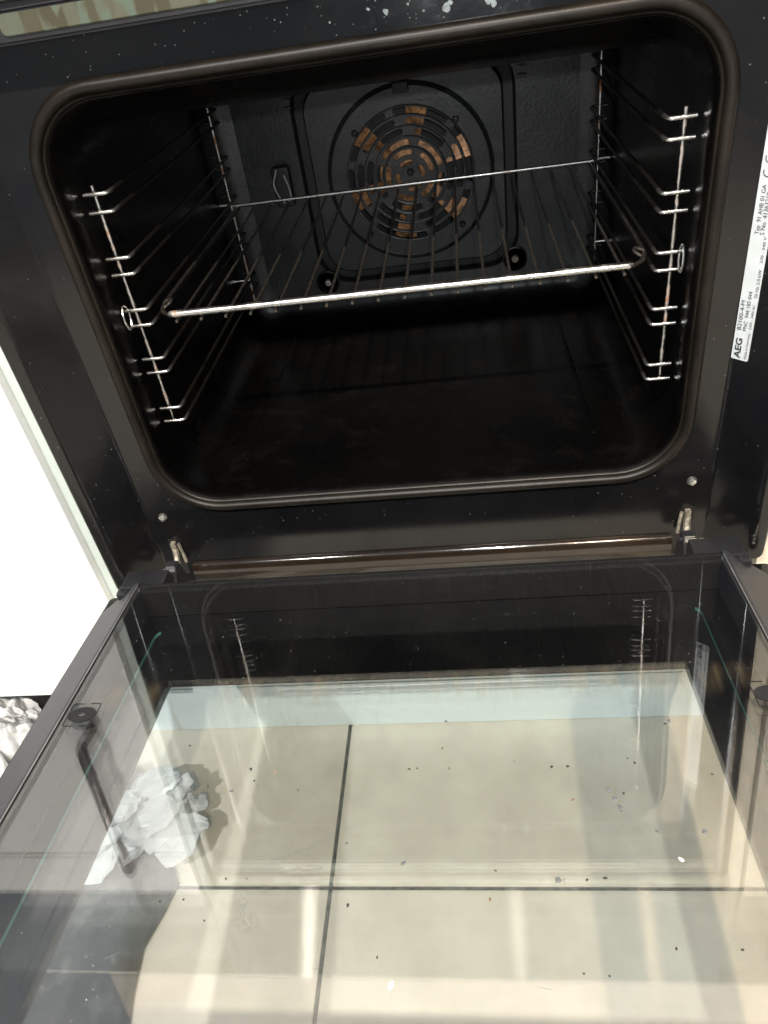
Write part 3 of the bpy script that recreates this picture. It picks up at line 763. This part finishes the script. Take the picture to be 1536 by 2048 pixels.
# outer panel: black printed glass with a clear window
bm = bmesh.new()
WIN = rr(0.2005, 0.1535, 0.516, 0.0012); OUT = rr(0.2968, 0.0400, 0.527, 0.005)
def DL(loop, w): return [D(x, v, w) for x, v in loop]
loft(bm, [DL(WIN, -0.0420), DL(WIN, -0.0345), DL(OUT, -0.0345), DL(rr(0.2972, 0.0396, 0.5274, 0.005), -0.0352), DL(rr(0.2972, 0.0396, 0.5274, 0.005), -0.0415), DL(OUT, -0.0420), DL(WIN, -0.0420)])
dpart('outer_panel', bm, M['print'])
pane('window_glass', 0.2004, 0.1536, 0.5159, -0.0405, -0.0365, 0.001, M['glass_out'], M['print'])
fb = None
for s in (-1, 1):
    bm = bmesh.new()
    sec = [(0.2466, -0.0343), (0.2466, 0.0002), (0.2472, 0.0007), (0.2492, 0.0007), (0.2505, -0.0002), (0.2940, -0.0318), (0.2945, -0.0343)]
    loft(bm, [[D(s * x, v, w) for x, w in sec] for v in (0.066, 0.067, 0.521, 0.522)], cap_last=True)
    bm.faces.new([f for f in bm.verts][:len(sec)])
    dpart('side_rail', bm, M['profile'])
    bm = bmesh.new(); x0, x1 = sorted((s * 0.2464, s * 0.2474)); dbox(bm, x0, x1, 0.071, 0.518, 0.0007, 0.0013, 0.0002); dpart('edge_trim', bm, M['trim'])
bm = bmesh.new(); dbox(bm, -0.2460, 0.2460, 0.0672, 0.0712, -0.0343, -0.0003, 0.0006); dpart('hinge_rail', bm, M['groove'])
bm = bmesh.new(); dbox(bm, -0.2460, 0.2460, 0.5185, 0.522, -0.0343, 0.0, 0.0006); dpart('end_rail', bm, M['black_plastic'])
bm = bmesh.new(); tube(bm, [D(-0.22, 0.521, -0.072), D(0.22, 0.521, -0.072)], 0.006, 14)
for s in (-1, 1): tube(bm, [D(s * 0.20, 0.521, -0.070), D(s * 0.20, 0.521, -0.0421)], 0.005, 10)
dpart('handle', bm, M['steel'])
# smears and scratches on the inner glass
def smudge_mat():
    m, nt, b = mat('grease_smear'); co = ocoord(nt); out = nt.nodes['Material Output']
    ln = N(nt, 'ShaderNodeVectorMath', operation='LENGTH'); nt.links.new(co, ln.inputs[0])
    n = noise_n(nt, co, 260, 6, 0.65)
    f = N(nt, 'ShaderNodeMapRange'); f.inputs['From Min'].default_value = 0.012; f.inputs['From Max'].default_value = 0.002; nt.links.new(ln.outputs['Value'], f.inputs['Value'])
    r = ramp(nt, n.outputs['Fac'], 0.40, 0.70, (0, 0, 0), (0.42,) * 3)
    k = N(nt, 'ShaderNodeMath', operation='MULTIPLY'); nt.links.new(f.outputs[0], k.inputs[0]); nt.links.new(r.outputs[0], k.inputs[1])
    b.inputs['Base Color'].default_value = (0.10, 0.10, 0.10, 1); b.inputs['Roughness'].default_value = 0.7
    tr = N(nt, 'ShaderNodeBsdfTransparent'); mx = N(nt, 'ShaderNodeMixShader'); nt.links.new(k.outputs[0], mx.inputs[0]); nt.links.new(tr.outputs[0], mx.inputs[1]); nt.links.new(b.outputs[0], mx.inputs[2])
    nt.links.new(mx.outputs[0], out.inputs['Surface']); return m
M['smudge'] = smudge_mat()
for x, v, rx, rv, an in ((-0.0758, 0.3666, 1.0, 0.6, -0.8), (-0.0800, 0.3580, 0.5, 0.8, 0.2), (-0.0480, 0.3385, 1.5, 0.45, 0.15), (0.0870, 0.3440, 0.5, 0.4, 0.0), (-0.0560, 0.3290, 1.6, 0.25, 0.4)):
    bm = bmesh.new(); vs = [bm.verts.new((0.0125 * math.cos(2 * PI * k / 24), 0.0125 * math.sin(2 * PI * k / 24), 0)) for k in range(24)]; bm.faces.new(vs)
    o = dpart('smudge', bm, M['smudge'], False); o.location = D(x, v, 0.0003); o.scale = (rx, rv, 1); o.rotation_euler = (0, 0, an)
for a, b in (((-0.176, 0.3560), (-0.161, 0.3475)), ((-0.166, 0.3690), (-0.156, 0.3655)), ((-0.145, 0.3870), (-0.138, 0.3835)), ((0.071, 0.3960), (0.078, 0.3975)), ((-0.036, 0.3905), (-0.029, 0.3885))):
    bm = bmesh.new(); tube(bm, [D(*a, 0.0001), D((a[0] + b[0]) / 2, (a[1] + b[1]) / 2 + 0.0004, 0.0001), D(*b, 0.0001)], 0.00010, 4)
    dpart('scratch', bm, M['trim'], False)
# the printed square mark on each side of the glass
for s in (-1, 1):
    bm = bmesh.new(); cxm, cvm = s * 0.2325, 0.2203; h = 0.0105
    def stroke(pts, wd):
        tube(bm, [D(cxm + a, cvm + b, 0.0001) for a, b in pts], wd, 4)
    stroke(fillet([(-0.0025, -h, 0), (-h, -h, 0), (-h, h, 0), (-0.0025, h, 0)], 0.0018, 3) and [(p.x, p.y) for p in fillet([(-0.0025, -h, 0), (-h, -h, 0), (-h, h, 0), (-0.0025, h, 0)], 0.0018, 3)], 0.00030)
    stroke([(p.x, p.y) for p in fillet([(0.0025, -h, 0), (h, -h, 0), (h, h, 0), (0.0025, h, 0)], 0.0018, 3)], 0.00030)
    n = 36; A = []; B = []
    for k in range(n):
        a = 2 * PI * k / n
        A.append(bm.verts.new(D(cxm + 0.0104 * math.cos(a), cvm + 0.0070 * math.sin(a), 0.0003))); B.append(bm.verts.new(D(cxm + 0.0024 * math.cos(a), cvm + 0.0016 * math.sin(a), 0.0003)))
    for k in range(n): bm.faces.new((A[k], A[(k + 1) % n], B[(k + 1) % n], B[k]))
    dpart('printed_mark', bm, M['mark'], False)

# ------------------------------------------------------------------ wire shelf in the oven
shelf = thing('wire_shelf', 'chrome wire shelf slid into the middle runners of the oven', 'shelf', (0, 0.19, 0.26))
def sp_(name, pts, r, m, n=8, radii=None):
    bm = bmesh.new(); tube(bm, [Vector(p) - shelf.location for p in pts], r, n, radii=radii); return link(name, bm, m, shelf, angle=50)
fr = [(-0.1850, 0.0356, 0.262), (-0.1835, 0.0350, 0.262)] + [(-0.18 + 0.36 * k / 12, 0.0345, 0.262) for k in range(13)] + [(0.1835, 0.0350, 0.262), (0.1850, 0.0356, 0.262)]
sp_('front_rail', fr, 0.0029, M['wire'], 14, [0.0013, 0.0026] + [0.0029] * 13 + [0.0026, 0.0013])
sp_('back_rail', [(-0.2035 + 0.407 * k / 10, 0.349, 0.2622) for k in range(11)], 0.0019, M['wire'])
for s in (-1, 1):
    sp_('side_rail', fillet([(s * 0.184, 0.0352, 0.2612), (s * 0.1935, 0.0440, 0.2612), (s * 0.1975, 0.0580, 0.2612), (s * 0.1990, 0.0720, 0.2606), (s * 0.1995, 0.349, 0.2606)], 0.008, 4), 0.0017, M['wire_dull'])
    sp_('stop_hook', fillet([(s * 0.1935, 0.0500, 0.2625), (s * 0.1880, 0.0560, 0.2650), (s * 0.1905, 0.0625, 0.2655), (s * 0.1975, 0.0625, 0.2625)], 0.004, 4), 0.0014, M['wire_dull'])
w0 = None
for k in range(18):
    x = -0.178 + (0.1774 + 0.178) * k / 17
    if w0 is None:
        bm = bmesh.new(); tube(bm, [(0, 0.0298 - 0.19, 0.2575 - 0.26), (0, 0.06 - 0.19, 0.2575 - 0.26), (0, 0.30 - 0.19, 0.2582 - 0.26), (0, 0.346 - 0.19, 0.2596 - 0.26), (0, 0.3495 - 0.19, 0.2610 - 0.26)], 0.00125, 8)
        w0 = link('wire', bm, M['wire_dull'], shelf, angle=50); w0.location = (x, 0, 0)
    else: share(w0, loc=(x, 0, 0))

# ------------------------------------------------------------------ things on the floor, left
bm = bmesh.new()
edge = [(-0.86, 0.022), (-0.60, 0.024), (-0.46, 0.02), (-0.42, -0.03), (-0.36, -0.08), (-0.3137, -0.106), (-0.303, -0.141), (-0.2863, -0.168), (-0.2935, -0.199), (-0.304, -0.2325), (-0.3006, -0.273), (-0.296, -0.30), (-0.29, -0.36), (-0.30, -0.46), (-0.36, -0.56), (-0.60, -0.60), (-0.86, -0.57)]
cxs = sum(p[0] for p in edge) / len(edge); cys = sum(p[1] for p in edge) / len(edge)
edge2 = []
for i in range(len(edge)):
    a, b = Vector(edge[i]), Vector(edge[(i + 1) % len(edge)])
    for k in range(5):
        p = a.lerp(b, k / 5); edge2.append((p.x, p.y))
def sack_ring(f, z):
    out = []
    for x, y in edge2:
        px, py = cxs + (x - cxs) * f, cys + (y - cys) * f
        dz = 0.010 * noise.noise((px * 14, py * 14, 1.3)) + 0.006 * abs(noise.noise((px * 40, py * 40, 4.0)))
        out.append((px, py, max(FZ + 0.001, z + (dz if f < 0.985 else 0))))
    return out
loft(bm, [sack_ring(f, FZ + z) for f, z in ((0.996, 0.0008), (1.0, 0.003), (0.992, 0.007), (0.97, 0.0105), (0.93, 0.014), (0.85, 0.018), (0.75, 0.020), (0.6, 0.022), (0.45, 0.022), (0.3, 0.022), (0.12, 0.022))], cap_last=True)
bmesh.ops.recalc_face_normals(bm, faces=bm.faces)
tag(link('refuse_sack', bm, M['sack'], angle=80), 'flat black plastic sack lying on the tiles beside the oven door', 'sack')
def crumple(c, ax, rot, h, seed, cells, name, label, cat, m, k1=0.03, k2=0.020):
    """a crushed sheet: a low dome folded along sharp creases"""
    bm = bmesh.new(); nu, nv = cells; rows = []
    def cell(q, sc, sd):
        d, p = noise.voronoi(q * sc + Vector((sd, sd * 0.7, -sd)))
        return d[0]
    for j in range(nv + 1):
        th = PI * 0.55 * j / nv; row = []
        for i in range(nu):
            a = 2 * PI * i / nu
            q = Vector((ax[0] * math.sin(th) * math.cos(a), ax[1] * math.sin(th) * math.sin(a), h * math.cos(th)))
            nrm = Vector((q.x, q.y, q.z + 0.02)).normalized()
            qq = q + 0.012 * Vector((noise.noise(q * 30), noise.noise(q * 30 + Vector((5, 5, 5))), noise.noise(q * 30 + Vector((8, 1, 3)))))
            s1 = cell(qq, 24, seed); s2 = cell(qq, 52, seed + 3.0); s3 = cell(qq, 120, seed + 6.0)
            q = q + nrm * (k1 * noise.noise(q * 13 + Vector((seed, 0, 0))) + k2 * 1.3 * (0.55 - s1) + k2 * 0.7 * (s2 - 0.5) + k2 * 0.25 * (0.5 - s3))
            X = q.x * math.cos(rot) - q.y * math.sin(rot); Y = q.x * math.sin(rot) + q.y * math.cos(rot)
            row.append(bm.verts.new((X, Y, max(q.z, -0.006 + 0.002 * noise.noise(q * 90)))))
            if j == 0: row = row * nu; break
        rows.append(row)
    for j in range(nv):
        for i in range(nu):
            q = []
            for v in (rows[j][i], rows[j + 1][i], rows[j + 1][(i + 1) % nu], rows[j][(i + 1) % nu]):
                if v not in q: q.append(v)
            if len(q) > 2: bm.faces.new(q)
    o = link(name, bm, m, angle=24); o.location = c
    return tag(o, label, cat)
def sheets(c, spots, name, label, cat, m, seed):
    """a heap of torn, curled sheets, each a thin faceted leaf"""
    bm = bmesh.new(); rg = random.Random(seed)
    for x, y, z, ln, wd, yaw, tilt, curl in spots:
        n, k = 9, 6; V = []
        for i in range(n + 1):
            t = i / n; row = []
            half = wd * (0.30 + 0.70 * math.sin(PI * (0.12 + 0.8 * t))) * rg.uniform(0.86, 1.1)
            for j in range(k + 1):
                u = j / k * 2 - 1
                px, py = (t - 0.5) * ln + rg.uniform(-0.10, 0.10) * ln / n * 2, u * half
                pz = curl * (u * u) * wd * 0.55 + 0.018 * math.sin(t * 5 + yaw * 3) * ln * 4 * 0.25 + rg.uniform(-0.0016, 0.0016) - tilt * (t - 0.5) * ln
                X = px * math.cos(yaw) - py * math.sin(yaw); Y = px * math.sin(yaw) + py * math.cos(yaw)
                row.append(bm.verts.new((x + X, y + Y, max(0.0008, z + pz))))
            V.append(row)
        for i in range(n):
            for j in range(k):
                q = [V[i][j], V[i + 1][j], V[i + 1][j + 1], V[i][j + 1]]
                if rg.random() < 0.5: q = q[1:] + q[:1]
                bm.faces.new((q[0], q[1], q[2])); bm.faces.new((q[0], q[2], q[3]))
    g = bmesh.ops.extrude_face_region(bm, geom=list(bm.faces))
    for v in [e for e in g['geom'] if isinstance(e, bmesh.types.BMVert)]: v.co.z += 0.0003
    bmesh.ops.recalc_face_normals(bm, faces=bm.faces)
    o = link(name, bm, m, angle=38); o.location = c
    return tag(o, label, cat)
sp = []
rg = random.Random(4)
for k in range(26):
    t = k / 25
    px, py = -0.405 + 0.118 * ((k * 7) % 26) / 25, -0.125 + 0.055 * rg.uniform(-0.9, 0.7) + 0.03 * ((k * 7) % 26) / 25
    sp.append((px + 0.33, py + 0.118, 0.004 + 0.034 * t * (1 - abs(px + 0.345) / 0.09 * 0.5), rg.uniform(0.040, 0.072), rg.uniform(0.014, 0.026), rg.uniform(0.1, 1.35), rg.uniform(-0.35, 0.35), rg.uniform(-0.5, 0.9)))
sheets((-0.330, -0.118, FZ + 0.020), sp, 'wrapping', 'crumpled white wrapping seen through the door glass', 'wrapping', M['paper'], 12)
crumple((-0.535, -0.005, FZ + 0.024), (0.085, 0.042), math.radians(-32), 0.085, 9.4, (170, 64), 'plastic_bag', 'crinkled clear plastic bag on the black sack left of the oven door', 'plastic bag', M['film'])
bm = bmesh.new(); lathe(bm, [(0.066, 0.0), (0.070, 0.01), (0.076, 0.055), (0.0765, 0.072), (0.074, 0.076), (0.02, 0.0775)], 40, (0, 0, 0))
o = link('tub', bm, M['foam']); o.location = (-0.545, -0.128, FZ + 0.024); tag(o, 'smooth white round tub in front of the clear plastic bag', 'tub')

# ------------------------------------------------------------------ crumbs lying on the glass
CR_ = [(-0.142, 0.251, 0.0018), (-0.0953, 0.271, 0.0026), (-0.091, 0.2798, 0.0018), (-0.1036, 0.2872, 0.003), (-0.0618, 0.2873, 0.0015), (-0.1201, 0.2833, 0.0018), (0.0276, 0.236, 0.0018), (0.0256, 0.2578, 0.0018), (0.0057, 0.2733, 0.0022), (0.0103, 0.2727, 0.0018), (0.0298, 0.2731, 0.0015), (0.0908, 0.2735, 0.0022), (0.1002, 0.2733, 0.0026), (0.0691, 0.2689, 0.0011), (0.1356, 0.2684, 0.0015), (0.139, 0.2718, 0.0022), (0.1629, 0.2428, 0.0022), (0.1654, 0.2409, 0.0033), (0.121, 0.2902, 0.0037), (0.1288, 0.2927, 0.0018), (0.1231, 0.2969, 0.0044), (0.1254, 0.3025, 0.0044), (0.142, 0.3172, 0.003), (0.166, 0.3174, 0.0033), (0.18, 0.2808, 0.0018), (0.0056, 0.3351, 0.0037), (0.0547, 0.3395, 0.0018), (0.0867, 0.3448, 0.0041), (0.101, 0.3447, 0.0022), (0.1102, 0.3436, 0.0026), (-0.0222, 0.3586, 0.0026), (-0.1258, 0.357, 0.0018), (-0.0921, 0.3441, 0.0018), (-0.1129, 0.3558, 0.0015), (-0.0979, 0.3673, 0.0015), (0.1663, 0.3786, 0.0018), (-0.0804, 0.3441, 0.0011), (0.137, 0.3785, 0.0018), (-0.0046, 0.3844, 0.0018), (-0.0271, 0.323, 0.0018), (0.1043, 0.3913, 0.0015), (0.093, 0.3904, 0.0015)]
SPEC = {(0.1001, 0.2965, 0.0026): ('brown crumb alone on the door glass left of the three ragged flakes', 'crumb_brown'), (0.0512, 0.3553, 0.0022): ('tiny red-brown crumb just below the dark grout line', 'crumb_brown'),
        (0.1501, 0.3335, 0.0033): ('pale oval grain on the door glass above the grout line', 'grain'), (0.0032, 0.3975, 0.0044): ('pale oval grain at the bottom of the picture', 'grain'), (-0.0791, 0.2736, 0.0015): ('tiny orange speck on the door glass', 'orange')}
RAG = {(0.121, 0.2902, 0.0037): 'upper of the three ragged ash flakes in a line', (0.1231, 0.2969, 0.0044): 'middle of the three ragged ash flakes in a line', (0.1254, 0.3025, 0.0044): 'lowest of the three ragged ash flakes in a line',
       (0.0867, 0.3448, 0.0041): 'smudged grey flake touching the dark grout line', (0.1654, 0.2409, 0.0033): 'bluish grey flake near the right rim of the door window'}
SMALL = {
    (-0.142, 0.251): 'brown speck on the left tile just below the white plinth',
    (-0.0953, 0.271): 'upper of two dark crumbs close together on the left tile',
    (-0.091, 0.2798): 'lower of two dark crumbs close together on the left tile',
    (-0.0618, 0.2873): 'lone dark speck between the left crumb pair and the upright grout line',
    (-0.1201, 0.2833): 'flat dark crumb nearest to the crumpled wrapping',
    (0.0276, 0.236): 'dark speck at the foot of the white plinth, middle of the window',
    (0.0256, 0.2578): 'lone dark crumb just below the speck at the plinth foot',
    (0.0057, 0.2733): 'leftmost of three dark crumbs in a row in mid window',
    (0.0103, 0.2727): 'middle of three dark crumbs in a row in mid window',
    (0.0298, 0.2731): 'rightmost of three dark crumbs in a row in mid window',
    (0.0908, 0.2735): 'left of two dark crumbs side by side above the ragged flakes',
    (0.1002, 0.2733): 'right of two dark crumbs side by side above the ragged flakes',
    (0.0691, 0.2689): 'tiny speck between the row of three crumbs and the pair beyond',
    (0.1356, 0.2684): 'upper of two specks right of the side by side crumbs',
    (0.139, 0.2718): 'lower of two specks right of the side by side crumbs',
    (0.1629, 0.2428): 'small crumb touching the bluish grey flake near the right rim',
    (0.1288, 0.2927): 'small dark crumb just right of the ragged ash flakes',
    (0.18, 0.2808): 'dark speck closest to the right rim of the door window',
    (0.0547, 0.3395): 'lone dark crumb above the grout line left of the smudged flake',
    (0.101, 0.3447): 'left of two dark crumbs just above the grout line',
    (0.1102, 0.3436): 'right of two dark crumbs just above the grout line',
    (-0.0222, 0.3586): 'slanted dark crumb right of the upright grout line below the crossing',
    (-0.1258, 0.357): 'dark speck on the edge of the black sack',
    (-0.0921, 0.3441): 'small crumb above the grout line on the left tile',
    (-0.1129, 0.3558): 'dark speck just below the left end of the grout line',
    (-0.0979, 0.3673): 'dark speck left of the grey smear on the glass',
    (0.1663, 0.3786): 'dark crumb in the lower right corner of the door window',
    (-0.0804, 0.3441): 'tiny speck above the grout line right of another small crumb',
    (0.137, 0.3785): 'dark crumb left of the one in the lower right corner',
    (-0.0046, 0.3844): 'dark speck low in the window right of the upright grout line',
    (-0.0271, 0.323): 'dark speck beside the upright grout line above the crossing',
    (0.1043, 0.3913): 'right of two specks near the bottom edge of the picture',
    (0.093, 0.3904): 'left of two specks near the bottom edge of the picture',
}
BIG = {(-0.1036, 0.2872, 0.003): 'oval grey crumb on the door glass right of the crumpled wrapping', (0.0056, 0.3351, 0.0037): 'slanted grey crumb on the door glass just above the grout crossing',
       (0.142, 0.3172, 0.003): 'pale grey flake on the door glass, the one farther from its right rim', (0.166, 0.3174, 0.0033): 'teardrop grey flake on the door glass close to its right rim'}
rng = random.Random(23)
def crumb(p, mname, label, group=None, elong=None):
    x, v, size = p; bm = bmesh.new(); r = size * 0.5; k = 10; th = size * 0.28; an = rng.uniform(0, PI); el = elong or rng.uniform(0.5, 0.95)
    lo, mid = [], []
    for j in range(k):
        a = 2 * PI * j / k; q = r * (rng.uniform(0.55, 1.15) if not elong else 1.0)
        px, py = q * math.cos(a), q * el * math.sin(a); X, Y = px * math.cos(an) - py * math.sin(an), px * math.sin(an) + py * math.cos(an)
        lo.append(bm.verts.new((X * 0.9, Y * 0.9, 0.0))); mid.append(bm.verts.new((X, Y, th * rng.uniform(0.4, 0.8))))
    top = bm.verts.new((0, 0, th))
    for j in range(k):
        bm.faces.new((lo[j], lo[(j + 1) % k], mid[(j + 1) % k], mid[j])); bm.faces.new((mid[j], mid[(j + 1) % k], top))
    bm.faces.new(lo[::-1])
    o = link('crumb', bm, M[mname], angle=40); o.matrix_world = DM @ Matrix.Translation(D(x, v, 0.0001))
    tag(o, label, 'crumb', group); return o
for p in CR_:
    if p in BIG: crumb(p, 'crumb_grey', BIG[p], 'crumbs on the oven door glass')
    elif p in RAG: crumb(p, 'crumb_grey', RAG[p], 'crumbs on the oven door glass')
    elif p[2] >= 0.003: crumb(p, 'crumb_grey', 'larger grey burnt crumb scattered on the oven door glass', 'larger grey crumbs on the oven door glass')
    else: crumb(p, 'crumb', SMALL.get(p[:2], 'small dark burnt crumb on the oven door glass'), 'crumbs on the oven door glass')
for p, (lb, mn) in SPEC.items(): crumb(p, mn, lb, 'crumbs on the oven door glass', 0.5 if mn == 'grain' else None)
bm = bmesh.new()
for k in range(420):
    blob(bm, D(rng.uniform(-0.23, 0.23), rng.uniform(0.08, 0.45), 0.0002), rng.uniform(0.00015, 0.0004), 'Z', 5, 0.0001)
for v in bm.verts: pass
bmesh.ops.recalc_face_normals(bm, faces=bm.faces)
d = link('dust', bm, M['limescale'], None); d.matrix_world = DM; d['kind'] = 'stuff'; d['label'] = 'fine pale dust specks over the oven door glass'
